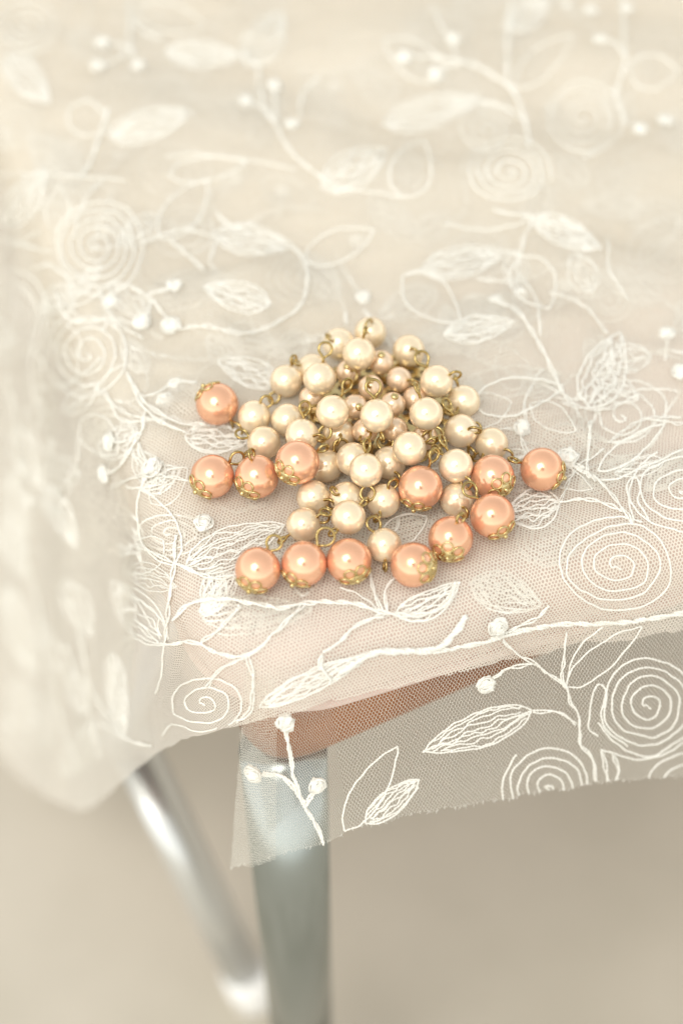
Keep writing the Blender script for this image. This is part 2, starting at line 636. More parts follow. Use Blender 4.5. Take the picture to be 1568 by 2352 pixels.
def sheet(name, upper, mat):
    n = len(OUT)
    smax = []
    for i in range(n):
        x, y, nx, ny = OUT[i]
        if ny > .01 or nx > .01:
            smax.append(70.0 if upper else 12.0)
        elif upper:
            smax.append(hem_s(i, HEM_A, True, 14, 240))
        elif ny < -.72:
            smax.append(hem_s(i, HEM_B, False, 30, 80))
        elif ny > -.01 and y > 34:
            k = min(1, (y - 34) / 30)
            smax.append(14 + (hem_s(i, HEM_A2, False, 14, 200) - 14) * k * k * (3 - 2 * k))
        else:
            smax.append(9.0)
    if upper:
        sm = smax[:]
        for _ in range(6):
            sm = [(sm[i - 1] + 2 * sm[i] + sm[(i + 1) % n]) / 4 for i in range(n)]
        smax = sm
    smax = [s + (random.uniform(-.5, .5) if s > 15 else 0) for s in smax]
    NK, NS = 96, 44
    v, uv = [ab(180, 180, topz(180, 180, upper))], [(180, 180)]
    for k in range(1, NK + 1):
        f = (k / NK) ** .8
        for i in range(n):
            x, y, _, _ = OUT[i]
            a, b = 180 + (x - 180) * f, 180 + (y - 180) * f
            v.append(ab(a, b, topz(a, b, upper)))
            uv.append((a, b))
    for k in range(1, NS + 1):
        for i in range(n):
            p, q = drape(i, smax[i] * k / NS, upper)
            v.append(p); uv.append(q)
    faces = [(0, 1 + (i + 1) % n, 1 + i) for i in range(n)]
    for k in range(NK + NS - 1):
        r0, r1 = 1 + k * n, 1 + (k + 1) * n
        for i in range(n):
            j = (i + 1) % n
            faces.append((r0 + i, r0 + j, r1 + j, r1 + i))
    org = parent_world(lace)
    me = bpy.data.meshes.new(name)
    me.from_pydata([tuple(p - org) for p in v], [], faces)
    lay = me.uv_layers.new(name='UVMap')
    idx = np.empty(len(me.loops), dtype=np.int32)
    me.loops.foreach_get('vertex_index', idx)
    UVA = np.array(uv, dtype=np.float32)
    lay.data.foreach_set('uv', UVA[idx].ravel())
    me.materials.append(mat)
    me.polygons.foreach_set('use_smooth', [True] * len(me.polygons))
    me.update()
    o = bpy.data.objects.new(name, me)
    COL.objects.link(o)
    o.parent = lace
    hem = [v[1 + (NK + NS - 1) * n + i] for i in range(n)]
    return o, BVHTree.FromPolygons([tuple(p) for p in v], faces), hem, smax


LOW, LOW_BVH, LOW_HEM, LOW_S = sheet('tulle_layer', False, M_TULLE2)
TOP, TOP_BVH, TOP_HEM, TOP_S = sheet('tulle_layer', True, M_TULLE)
LOW['label'] = 'under layer of tulle hanging as a sheer flap below the seat edge'
TOP['label'] = 'top layer of embroidered tulle the brooch lies on'
LAY = {'A': (TOP, TOP_BVH), 'B': (LOW, LOW_BVH)}


def cast(x, y, lay, lift):
    d = ray(x, y).normalized()
    loc, nor, _, _ = LAY[lay][1].ray_cast(CAM, d, 2.0)
    if loc is None:
        return None
    if nor.dot(d) > 0:
        nor = -nor
    return loc + nor * lift


def catmull(P, step=7.0):
    if len(P) < 3:
        P = [P[0], ((P[0][0] + P[1][0]) / 2, (P[0][1] + P[1][1]) / 2), P[1]]
    C = [P[0]] + list(P) + [P[-1]]
    out = []
    for i in range(1, len(C) - 2):
        p0, p1, p2, p3 = [np.array(c, float) for c in C[i - 1:i + 3]]
        n = max(2, int(np.hypot(*(p2 - p1)) / step))
        for k in range(n):
            t = k / n
            out.append(.5 * ((2 * p1) + (p2 - p0) * t + (2 * p0 - 5 * p1 + 4 * p2 - p3) * t * t + (3 * p1 - p0 - 3 * p2 + p3) * t ** 3))
    out.append(np.array(P[-1], float))
    return out


SEED = [0]


def stitch(m, P, lay, r=.36, wob=1.6, step=7.0, lift=None, twist=0.0, phase=0.0, ply=None, multi=False):
    """one couched thread along a traced line, laid on the cloth"""
    if ply is None:
        SEED[0] += 1
        if sum(p[1] for p in P) / len(P) > 500:          # near the focus: two plies wound round each other
            ln = sum(math.hypot(q[0] - p[0], q[1] - p[1]) for p, q in zip(P, P[1:]))
            for a in (0, math.pi):
                stitch(m, P, lay, r * .66, wob, 3.6, lift if lift is not None else r * .75, twist, phase, a, multi)
            return
    sd = SEED[0]
    pts = catmull(P, step)
    run, rad = [], []

    def flush():
        if len(run) > 2:
            m.tube(run, list(rad), 6)
        run.clear(); rad.clear()
    L = 0
    for i, p in enumerate(pts):
        if i:
            L += np.hypot(*(p - pts[i - 1]))
        t = pts[min(i + 1, len(pts) - 1)] - pts[max(i - 1, 0)]
        t = t / (np.hypot(*t) + 1e-6)
        nrm = np.array((-t[1], t[0]))
        w = wob * (noise.noise(Vector((L / 22, sd * 5.7, 0))) * 2 + noise.noise(Vector((L / 70, sd * 3.1, 4))) * 2.2)
        tw = L / 15 + 2.4 * noise.noise(Vector((L / 60, sd * 1.9, 8)))
        w += twist * math.sin(tw + phase)
        if ply is not None:
            w += r * 5.6 * math.sin(L / 2.6 + ply)
        q = p + nrm * w
        lf = (r * .75 if lift is None else lift) + (.2 * math.cos(tw + phase) if twist else 0)
        if ply is not None:
            lf += r * .5 * math.cos(L / 2.6 + ply)
        c = cast(q[0], q[1], lay, lf * MM)
        if c is None or (run and (c - run[-1]).length > .012):
            if len(run) > 2:
                if not multi:
                    break
                flush()
            run.clear(); rad.clear()
            if c is None:
                continue
        run.append(c)
        rad.append(r * MM * (.86 + .16 * math.sin(L * 1.1 + sd) + .2 * noise.noise(Vector((L / 9, sd, 1)))))
    flush()


def emb(name, m, lay):
    if m.v:
        return m.build(name, M_THREAD, LAY[lay][0])


def rose(cx, cy, rx, ry, turns, lay='A', rot=0.0, r=.32, tail=None, inner=.09, hand=1):
    m = MB()
    P = []
    n = int(turns * 14)
    for i in range(n + 1):
        f = i / n
        an = rot + hand * f * turns * 2 * math.pi
        k = inner + (1 - inner) * f ** .85
        k *= 1 + (.11 * noise.noise(Vector((an * .9, cx * .01, cy * .01))) + .06 * noise.noise(Vector((an * 2.3, cx * .02, 5))))
        P.append((cx + rx * k * math.cos(an), cy + ry * k * math.sin(an)))
    P = [(cx + rx * .05, cy + ry * .08), (cx - rx * .05, cy)] + P
    if tail:
        P += tail
    stitch(m, P, lay, r, wob=1.3, multi=True)
    emb('embroidered_rose', m, lay)


def leaf(bx, by, tx, ty, hw, lay='A', fill=10, r=.29, bend=0.0, fr=None, wob=3.0):
    m = MB()
    b, t = np.array((bx, by), float), np.array((tx, ty), float)
    ax = t - b
    L = np.hypot(*ax)
    nr = np.array((-ax[1], ax[0])) / L

    def pt(f, side):
        w = hw * (math.sin(math.pi * min(1, f ** .8)) ** .8 if 0 < f < 1 else 0)
        return tuple(b + ax * f + nr * (side * w + bend * hw * math.sin(math.pi * f)))
    for sd in (-1, 1):
        stitch(m, [pt(i / 9, sd) for i in range(10)], lay, r, wob=1.3, multi=lay == 'B' and by > 1500)
    for k in range(fill):
        sd = -1 + 2 * (k + 1) / (fill + 1)
        f0, f1 = random.uniform(0, .12), random.uniform(.8, 1)
        stitch(m, [pt(f0 + (f1 - f0) * i / 7, sd + random.uniform(-.13, .13)) for i in range(8)], lay, (fr or r * .9), wob=wob)
    emb('embroidered_leaf', m, lay)


def outline(bx, by, tx, ty, hw, lay='A', r=.34):
    leaf(bx, by, tx, ty, hw, lay, 0, r)


def stem(P, lay='A', r=.3, double=True, name='embroidered_stem'):
    m = MB()
    if double:
        stitch(m, P, lay, r, wob=1.2, twist=2.6, phase=0, lift=.5)
        stitch(m, P, lay, r, wob=1.2, twist=2.6, phase=math.pi, lift=.5)
    else:
        stitch(m, P, lay, r)
    emb(name, m, lay)


def bud(x, y, lay='A', r=2.4, ang=90):
    """a tuft of looped thread"""
    m = MB()
    c = cast(x, y, lay, 0)
    if c is None:
        return
    d = ray(x, y).normalized()
    _, nor, _, _ = LAY[lay][1].ray_cast(CAM, d, 2.0)
    if nor.dot(d) > 0:
        nor = -nor
    u = nor.orthogonal().normalized()
    w = nor.cross(u)
    rnd = random.Random(int(x * 31 + y))
    b0_ = len(m.v)
    q = c + nor * (r * .3 * MM)
    m.sphere((0, 0, 0), 1, 28, 18, nor)
    for t_ in range(b0_, len(m.v)):
        n_ = m.v[t_].normalized()
        g = .80 + .42 * noise.noise(n_ * 1.6 + Vector((x, y, 0))) + .16 * noise.noise(n_ * 5 + Vector((y, x, 0)))
        g += .05 * math.sin(n_.dot(w) * 26 + 5 * noise.noise(n_ * 2 + Vector((x, 0, y))))
        v_ = n_ * (g * r * MM)
        m.v[t_] = q + v_ - nor * (v_.dot(nor) * .42)
    for k in range(16):
        th, ph = rnd.uniform(0, 2 * math.pi), rnd.uniform(.3, 1.5)
        e = (u * math.cos(th) + w * math.sin(th)) * math.sin(ph) + nor * math.cos(ph)
        s = e.cross(nor).normalized()
        rk = rnd.uniform(.7, .98)
        pts = []
        for j in range(7):
            f = -1 + j / 3
            g = (e * (1 - .35 * f * f) + s * f * rnd.uniform(.55, .75)).normalized() * (r * rk * MM)
            pts.append(q + g - nor * (g.dot(nor) * .42))
        m.tube(pts, r * rnd.uniform(.05, .09) * MM, 5)
    emb('embroidered_bud', m, lay)


# roses, traced from the cloth
rose(205, 812, 100, 106, 3.6, rot=.6)
rose(224, 566, 108, 112, 5.0, rot=2.0)
rose(12, 728, 104, 112, 5.0, rot=1.0)
rose(1168, 395, 102, 78, 4.2, rot=-1.0)
rose(1338, 272, 92, 90, 4.2, rot=.3)
rose(1115, 300, 62, 58, 2.6, rot=2.2)
rose(1418, 1298, 146, 112, 4.4, rot=2.6)
rose(1566, 1131, 128, 96, 3.6, rot=.5)
rose(1430, 955, 120, 104, 3.6, 'B', rot=1.2)
rose(1486, 1618, 118, 118, 5.0, 'B', rot=2.8, r=.3)
rose(1256, 1805, 106, 100, 4.6, 'B', rot=.2, r=.3)
rose(1572, 1812, 98, 84, 3.0, 'B', rot=.2, r=.3)
rose(470, 1614, 90, 64, 2.6, rot=3.4)
rose(1534, 600, 70, 56, 3.4, 'B', rot=1.4)
rose(1420, 420, 66, 34, 3.0, 'B')
rose(330, 1520, 90, 70, 3.2, 'B', rot=1.0)
rose(700, 640, 86, 70, 3.4, 'B', rot=2.0)
rose(60, 60, 80, 66, 3.2, rot=.4)

for a in ((489, 541, 675, 567, 34), (1222, 500, 1380, 572, 32), (967, 622, 1163, 580, 36), (1352, 940, 1421, 766, 52, 'A', 6, .34, 0, None, 6),
          (425, 1004, 575, 1012, 36), (425, 1305, 655, 1206, 46, 'A', 10), (380, 1480, 257, 1334, 44, 'A', 8), (106, 1112, 181, 1258, 26, 'A', 8),
          (260, 1500, 287, 1690, 22), (166, 1545, 196, 1640, 22, 'A', 4), (438, 1424, 716, 1402, 42, 'B', 8), (1219, 1630, 969, 1725, 40, 'B', 8, .28),
          (838, 1889, 962, 1788, 30, 'B', 8, .28), (383, 121, 554, 131, 32), (569, 151, 650, 28, 44), (252, 317, 443, 257, 36), (15, 131, 116, 237, 36),
          (15, 524, 106, 388, 36), (186, 413, 65, 312, 44, 'B'), (879, 287, 1100, 227, 38), (740, 432, 890, 345, 44), (1161, 65, 1262, 0, 34),
          (1519, 686, 1378, 625, 38, 'B'), (1284, 1156, 1160, 1186, 46, 'A', 9, .32, 0, None, 4), (1080, 1337, 1240, 1390, 46, 'B'), (322, 1268, 201, 1142, 50, 'B', 9),
          (186, 1156, 252, 965, 46, 'B', 9), (15, 1344, 86, 1562, 32), (905, 1412, 1056, 1336, 30, 'A', 8, .34, .5), (596, 1622, 850, 1500, 26, 'A', 11),
          (330, 690, 540, 640, 42, 'B', 9), (520, 760, 640, 800, 36, 'B'), (1100, 760, 940, 800, 34, 'B', 9), (1060, 690, 1180, 760, 34, 'B'),
          (980, 1200, 850, 1235, 34, 'B', 4), (1090, 70, 930, 60, 38, 'B'), (440, 200, 330, 240, 40, 'B'), (700, 200, 790, 290, 36, 'B'), (1480, 480, 1330, 470, 28, 'B')):
    leaf(*a)

for a in ((368, 549, 479, 413, 40), (1193, 590, 1262, 711, 50), (924, 638, 1058, 739, 46), (388, 403, 569, 373, 28), (312, 25, 474, 60, 33), (110, 945, 172, 1052, 54),
          (403, 1300, 325, 1125, 44), (790, 1908, 911, 1712, 36, 'B', .28), (1297, 1577, 1471, 1438, 30, 'B', .26), (1181, 201, 1312, 81, 32), (1443, 166, 1556, 166, 40),
          (924, 453, 970, 322, 48), (1372, 1084, 1526, 974, 24), (1060, 893, 1284, 862, 36, 'B'), (161, 252, 250, 300, 40), (700, 600, 860, 530, 36), (1352, 1000, 1560, 900, 50, 'B'),
          (1015, 180, 880, 90, 40), (600, 420, 730, 470, 30, 'B'), (1440, 600, 1560, 500, 36, 'B'), (880, 1240, 980, 1190, 34, 'A')):
    outline(*a)

for a in (([(297, 0), (300, 60), (302, 116), (320, 156)],), ([(302, 116), (270, 105), (237, 103)],), ([(300, 118), (270, 145), (227, 156)],),
          ([(302, 45), (330, 75), (373, 96)],), ([(594, 146), (600, 222), (635, 292), (680, 363), (756, 423)],), ([(633, 285), (632, 240), (630, 201)],),
          ([(625, 280), (600, 250), (564, 239)],), ([(735, 181), (697, 215), (690, 272)],), ([(383, 363), (450, 355), (569, 370), (680, 388)], 'A', .3, False),
          ([(0, 549), (50, 559), (121, 579)],), ([(327, 564), (368, 544), (428, 531), (489, 544)],), ([(393, 556), (428, 586), (469, 622)],),
          ([(670, 570), (700, 606), (702, 677), (675, 717), (635, 742)],), ([(700, 600), (740, 620), (766, 652), (790, 717), (796, 750)], 'B'),
          ([(292, 858), (322, 909), (363, 949), (413, 974), (474, 974)],), ([(300, 868), (333, 940), (375, 975), (428, 995)],),
          ([(322, 911), (363, 904), (393, 884), (453, 881)], 'A', .34, False), ([(335, 949), (322, 999), (282, 1065), (247, 1090)],),
          ([(322, 995), (300, 1010), (262, 1015)],), ([(322, 1020), (330, 1050), (353, 1075)],), ([(302, 662), (348, 687), (383, 727), (393, 745)],),
          ([(345, 680), (375, 670), (403, 662)],), ([(348, 690), (342, 720), (330, 743)],), ([(302, 798), (378, 823), (453, 828), (529, 825), (605, 803), (730, 785)], 'B'),
          ([(116, 690), (80, 780), (70, 853), (84, 924), (97, 900), (92, 830), (110, 740)], 'A', .34, False), ([(62, 940), (66, 1014), (86, 1080), (110, 1135)], 'A', .34, False),
          ([(383, 1480), (392, 1390), (403, 1304), (405, 1230)], 'A'), ([(322, 1253), (363, 1273), (428, 1304), (489, 1329), (544, 1324)],), ([(383, 1480), (350, 1360), (322, 1268)], 'B'),
          ([(380, 1482), (374, 1540), (358, 1591)], 'A', .3, False), ([(403, 1424), (438, 1389), (504, 1377), (579, 1389), (650, 1399), (695, 1389), (778, 1385), (828, 1390), (879, 1408), (929, 1413), (980, 1408), (1025, 1385), (1045, 1338)], 'A', .42),
          ([(383, 1480), (453, 1475), (504, 1500), (569, 1505), (625, 1460), (700, 1389)], 'A', .36), ([(463, 1475), (504, 1445), (554, 1394)],), ([(569, 1505), (582, 1555), (577, 1626), (544, 1656)],),
          ([(564, 1510), (509, 1535), (479, 1576)],), ([(1068, 1413), (1040, 1458), (990, 1489), (904, 1494), (843, 1504), (778, 1544)], 'A', .8),
          ([(990, 1494), (1080, 1479), (1151, 1458), (1262, 1433), (1433, 1425), (1568, 1405)], 'A', .5), ([(1151, 1453), (1226, 1418), (1257, 1388)],),
          ([(740, 1500), (778, 1473), (818, 1438), (879, 1413)], 'A', .4), ([(849, 1317), (862, 1370), (879, 1408)],), ([(905, 1330), (885, 1360), (890, 1408)],), ([(780, 1350), (830, 1370), (880, 1408)], 'A', .3, False),
          ([(740, 1502), (735, 1530), (760, 1560)], 'A', .4),
          ([(1151, 1469), (1191, 1504), (1221, 1519), (1262, 1549), (1297, 1574), (1307, 1610), (1327, 1640), (1332, 1705), (1357, 1736), (1367, 1791)], 'B', .27),
          ([(1219, 1522), (1161, 1534), (1141, 1549), (1120, 1566)], 'B', .27), ([(1297, 1449), (1289, 1549), (1297, 1577)], 'B', .27), ([(1297, 1577), (1312, 1519), (1337, 1474), (1383, 1440)], 'B', .27, False),
          ([(1221, 1635), (1282, 1635), (1322, 1660)], 'B', .27), ([(1378, 1721), (1428, 1736), (1483, 1743), (1534, 1726), (1567, 1705)], 'B', .3, False),
          ([(1372, 1690), (1352, 1670), (1356, 1600), (1370, 1572), (1388, 1585), (1380, 1640), (1392, 1680), (1440, 1712)], 'B', .3, False),
          ([(1378, 1721), (1388, 1761), (1393, 1791)], 'B', .27), ([(1403, 1731), (1418, 1766), (1413, 1789)], 'B', .27),
          ([(655, 1672), (670, 1742), (675, 1778), (695, 1838), (725, 1893), (746, 1939)], 'B', .42), ([(605, 1773), (650, 1783), (680, 1813), (697, 1842)], 'B', .42), ([(725, 1800), (705, 1843), (700, 1850)], 'B', .42),
          ([(161, 1369), (191, 1465), (207, 1565), (242, 1626), (282, 1676), (297, 1697), (353, 1712)],), ([(232, 1660), (282, 1690)],),
          ([(1352, 970), (1347, 1084), (1357, 1096)],), ([(1357, 1096), (1383, 1116), (1433, 1176), (1453, 1206)],), ([(1171, 1060), (1231, 1053), (1307, 1070), (1367, 1106)],),
          ([(1362, 1104), (1420, 1100), (1483, 1070), (1567, 1035)], 'A', .34, False), ([(1453, 1200), (1443, 1156), (1438, 1116), (1458, 1101), (1468, 1126), (1466, 1156), (1490, 1200)], 'A', .34, False),
          ([(1282, 1156), (1357, 1151), (1428, 1176)],), ([(1196, 1004), (1211, 1044), (1235, 1060)],), ([(1302, 1059), (1340, 1080)],),
          ([(1171, 0), (1166, 100), (1163, 186), (1181, 212), (1206, 282), (1216, 337)], 'A', .4), ([(914, 136), (990, 133), (1080, 151), (1131, 176), (1180, 212)], 'A', .4),
          ([(1040, 96), (1045, 125), (1060, 148)],), ([(1000, 174), (1030, 155), (1060, 150)],), ([(1100, 234), (1156, 247), (1201, 277)],), ([(990, 15), (1015, 65), (1040, 96)],),
          ([(1428, 0), (1433, 151), (1413, 222), (1440, 290)],), ([(1378, 96), (1410, 100), (1430, 130)],), ([(1131, 484), (1180, 495), (1226, 500)],), ([(1020, 519), (1105, 529), (1180, 518), (1226, 500)], 'A', .34, False),
          ([(1222, 505), (1206, 545), (1193, 590)],), ([(1163, 580), (1193, 590)],), ([(924, 638), (950, 630), (967, 622)],), ([(756, 423), (830, 440), (924, 453)], 'A', .3, False),
          ([(1519, 686), (1568, 740)], 'B'), ([(834, 690), (800, 640), (770, 590)], 'B'), ([(1421, 766), (1470, 800), (1568, 830)], 'B', .3, False),
          ([(960, 770), (1100, 830), (1290, 905)], 'B'), ([(1290, 905), (1330, 960), (1352, 1060)], 'B'), ([(1180, 700), (1240, 800), (1290, 905)], 'B', .34), ([(0, 400), (100, 402), (290, 415)], 'A', .3, False),
          ([(186, 413), (215, 360), (250, 250)], 'A', .34), ([(373, 1687), (393, 1664), (425, 1670), (460, 1682), (500, 1672)], 'A', .26, False)):
    stem(*a)

# the rest of the pattern, fainter, on the under layer and on the hanging left side
rq = random.Random(21)
spots = []
for k in range(400):
    x, y = rq.uniform(-20, 1590), rq.uniform(-20, 1420)
    if y > 1420 - .24 * x + 120 or min([math.hypot(x - a, (y - b) * 1.2) for a, b in spots] + [999]) < 118:
        continue
    spots.append((x, y))
for k, (x, y) in enumerate(spots):
    an = rq.uniform(0, 6.28)
    c_, s_ = math.cos(an), math.sin(an) * .8
    t = k % 4
    if t == 0:
        rose(x, y, rq.uniform(60, 95), rq.uniform(50, 75), rq.uniform(2.6, 4), 'B', an)
    elif t == 1:
        leaf(x, y, x + 150 * c_, y + 150 * s_, rq.uniform(28, 42), 'B', 8)
    elif t == 2:
        outline(x, y, x + 130 * c_, y + 130 * s_, rq.uniform(28, 42), 'B')
        leaf(x, y, x - 120 * s_, y + 120 * c_ * .8, rq.uniform(24, 34), 'B', 7)
    else:
        stem([(x - 110 * c_, y - 110 * s_), (x - 20 * s_, y + 20 * c_), (x + 100 * c_, y + 100 * s_), (x + 150 * c_ - 60 * s_, y + 150 * s_ + 60 * c_)], 'B')
        stem([(x, y), (x + 50 * s_, y + 60 * c_)], 'B')
        bud(x + 50 * s_, y + 60 * c_, 'B')
for (x, y, X, Y, w) in ((40, 980, 95, 1120, 30), (60, 1240, 20, 1090, 26), (150, 1330, 215, 1460, 30), (30, 1560, 110, 1690, 34), (100, 1420, 150, 1560, 24), (10, 1180, 60, 1330, 28), (150, 1780, 215, 1660, 28)):
    leaf(x, y, X, Y, w, 'A', 4)
for P in ([(20, 860), (45, 1000), (60, 1240), (100, 1420), (130, 1600), (180, 1760)], [(100, 1420), (150, 1480), (161, 1560)], [(110, 1700), (60, 1640), (40, 1560)], [(235, 1740), (200, 1600), (150, 1480)]):
    stem(P, 'A')
for k in range(60):
    x, y = (rq.uniform(0, 430), rq.uniform(420, 1380)) if k % 2 else (rq.uniform(1030, 1570), rq.uniform(560, 1390))
    if y > 1400 - .24 * (x - 200):
        continue
    an = rq.uniform(0, 6.28)
    c_, s_ = math.cos(an), math.sin(an) * .8
    if k % 3 == 0:
        leaf(x, y, x + 120 * c_, y + 120 * s_, rq.uniform(20, 36), 'A', 6, .2, 0, None, 4)
    elif k % 3 == 1:
        outline(x, y, x + 130 * c_, y + 130 * s_, rq.uniform(24, 40), 'A', .22)
    else:
        stem([(x - 90 * c_, y - 90 * s_), (x - 24 * s_, y + 24 * c_), (x + 90 * c_, y + 90 * s_)], 'A', .2)
rose(70, 1660, 62, 74, 3, 'A', 1.0)
rose(215, 1130, 70, 86, 3.2, 'B', 2.0)
leaf(620, 700, 470, 660, 34, 'A', 8)
leaf(1020, 770, 1180, 740, 30, 'A', 9)
leaf(640, 880, 500, 830, 34, 'A', 8)
outline(1080, 930, 1290, 890, 42, 'A')
stem([(640, 742), (560, 770), (480, 750), (400, 760)], 'A')
stem([(1290, 905), (1240, 800), (1190, 720), (1120, 690)], 'A')

for a in ((237, 103), (227, 156), (320, 156), (630, 201), (564, 239), (672, 292), (247, 1088, 'A', 2.6), (259, 1014, 'A', 2.5), (355, 1078, 'A', 2.8), (403, 662), (330, 743, 'A', 2.6), (395, 750, 'A', 2.7),
          (1113, 1569, 'B', 2.4), (657, 1655, 'B', 2.5), (585, 1772, 'B', 2.5), (726, 1800, 'B', 2.3), (1196, 985, 'A', 2.2), (1302, 1056, 'A', 2.8), (1438, 25), (1355, 30), (1378, 96), (1468, 302), (1524, 282),
          (1040, 96), (1000, 174), (929, 136), (834, 689, 'B'), (470, 1205, 'A', 2.4), (60, 1075), (75, 1150), (30, 1660), (1140, 1435, 'B', 2.6), (1562, 858), (405, 890, 'B'), (430, 1390, 'B'), (820, 560, 'B'), (1140, 700, 'B'), (1080, 800, 'B')):
    bud(*a)

# the cut side of the flap is folded back on itself: a narrow second thickness
fi = [i for i in range(len(OUT)) if LOW_S[i] > 30 and OUT[i][3] < -.7]
fi = fi[-5:]
fv, fuv, ff = [], [], []
NR = 40
for k in range(NR + 1):
    for j, i in enumerate(fi):
        sm_ = LOW_S[i] - .4 * j
        s_ = 13 + (sm_ - 13) * k / NR
        p, q = drape(i, s_, False)
        nx, ny = OUT[i][2], OUT[i][3]
        bul = .5 + 1.3 * math.sin(math.pi * (j + .35) / len(fi)) + .25 * math.sin(s_ * .9 + j)
        fv.append(p + (EA * nx + EB * ny) * (bul * MM))
        fuv.append((q[0] * .8 + q[1] * .6, q[1] * .8 - q[0] * .6))
nj = len(fi)
ff = [(k * nj + j, (k + 1) * nj + j, (k + 1) * nj + j + 1, k * nj + j + 1) for k in range(NR) for j in range(nj - 1)]
fme = bpy.data.meshes.new('folded_hem')
forg = parent_world(lace)
fme.from_pydata([tuple(p - forg) for p in fv], [], ff)
fl_uv = fme.uv_layers.new(name='UVMap')
for lp in fme.loops:
    fl_uv.data[lp.index].uv = fuv[lp.vertex_index]
fme.materials.append(M_TULLE2)
fme.polygons.foreach_set('use_smooth', [True] * len(fme.polygons))
fho = bpy.data.objects.new('folded_hem', fme)
COL.objects.link(fho)
fho.parent = lace

# frayed cut edge of the under layer
fm = MB()
for i in range(len(LOW_HEM)):
    if LOW_S[i] > 20:
        for k in range(2):
            p = LOW_HEM[i] + (LOW_HEM[(i + 1) % len(LOW_HEM)] - LOW_HEM[i]) * random.random() if LOW_S[(i + 1) % len(LOW_HEM)] > 20 else LOW_HEM[i]
            d = Vector((random.uniform(-.6, .6), random.uniform(-.5, .1), -1)).normalized()
            L = random.uniform(.25, .9) * MM
            fm.tube([p + Vector((0, 0, .0006)), p + d * L * .5, p + d * L + Vector((random.uniform(-.3, .3) * MM, 0, 0))], .00007, 3)
fm.build('frayed_edge', M_THREAD, LOW, kind='stuff')

# ------------------------------------------------------------------ brooch
BASE = 1.0     # cloth height under the brooch, mm
PEARLS = {}
R_CREAM, R_ROSE, R_PEACH = 3.9, 3.0, 5.05
for i, (x, y, z) in enumerate(((850, 765, 6), (778, 790, 6), (824, 813, 11), (938, 806, 7), (717, 850, 5), (657, 875, 5.5), (734, 870, 11), (1002, 876, 11), (1064, 922, 6), (584, 957, 5.5),
                               (660, 965, 6), (764, 946, 14), (865, 955, 15), (978, 951, 14), (1058, 990, 8), (606, 1017, 6), (694, 1000, 11), (940, 1030, 13), (1128, 1020, 5), (748, 1070, 5),
                               (840, 1080, 12), (1046, 1070, 10), (810, 1055, 6), (893, 1063, 7), (720, 1142, 5), (796, 1145, 5), (880, 1150, 6), (800, 1188, 9), (697, 1205, 5.5), (1048, 1147, 5),
                               (882, 1252, 5.2), (778, 1000, 8))):
    PEARLS['c%d' % (i + 1)] = [x, y, z, R_CREAM]
for i, (x, y, z) in enumerate(((875, 833, 9), (916, 872, 9), (851, 890, 10), (800, 855, 8), (901, 930, 10), (952, 917, 8), (815, 935, 9.5), (838, 990, 9), (907, 988, 9), (715, 915, 6), (975, 1005, 8))):
    PEARLS['r%d' % (i + 1)] = [x, y, z, R_ROSE]
CAPS = {'p1': (-.6, -.78, 0), 'p2': (-.65, .62, .25), 'p3': (-.56, .66, .35), 'p4': (-.6, .62, .4), 'p5': (-.28, .93, .05), 'p6': (.5, .55, .62), 'p7': (.93, .36, .02), 'p8': (.5, .8, .15),
        'p9': (-.15, .75, .55), 'p10': (.78, .12, .55), 'p11': (.35, .78, .42), 'p12': (-.45, .82, .15), 'p13': (-.33, .82, .3)}
for i, (x, y, z) in enumerate(((499, 928, 6.3), (488, 1094, 6.3), (590, 1095, 7), (683, 1062, 12), (965, 1120, 9), (1130, 1095, 7.5), (1244, 1078, 6.3), (1130, 1185, 7.5), (1034, 1237, 7), (948, 1297, 6.5),
                               (801, 1288, 6.3), (698, 1295, 6.3), (592, 1308, 6.3))):
    PEARLS['p%d' % (i + 1)] = [x, y, z, R_PEACH]
keys = list(PEARLS)
D = np.array([ray(PEARLS[k][0], PEARLS[k][1]) for k in keys])
RR = np.array([PEARLS[k][3] for k in keys]) * MM
C0 = np.array(CAM)
dep = np.array([((PEARLS[k][2] + BASE - 1) * MM - CAM.z) / D[i][2] for i, k in enumerate(keys)])
dmax = ((RR + BASE * MM) - CAM.z) / D[:, 2]
for it in range(400):
    Pn = C0 + D * dep[:, None]
    moved = False
    for i in range(len(keys)):
        dd = np.linalg.norm(Pn - Pn[i], axis=1)
        for j in np.where(dd < (RR + RR[i]) * .985)[0]:
            if j <= i:
                continue
            f, b = (i, j) if dep[i] < dep[j] else (j, i)
            ov = (RR[i] + RR[j]) * .99 - dd[j]
            dep[f] -= ov * .5
            dep[b] = min(dep[b] + ov * .3, dmax[b])
            moved = True
    dep = np.minimum(dep, dmax)
    if not moved:
        break
POS = {k: Vector(C0 + D[i] * dep[i]) for i, k in enumerate(keys)}

b0 = on_plane(880, 960, BASE * MM)
brooch = thing('pearl_brooch', 'gold cluster brooch of cream and peach pearls on wire links, lying on the white lace', 'brooch', b0)


def pearl_mesh(r, seed):
    m = MB()
    m.sphere((0, 0, 0), r * MM, 48, 32)
    for i, v in enumerate(m.v):
        n = v.normalized()
        m.v[i] = v * (1 + .006 * noise.noise(n * 1.7 + Vector((seed * 7.1, 0, 0))))
    return m


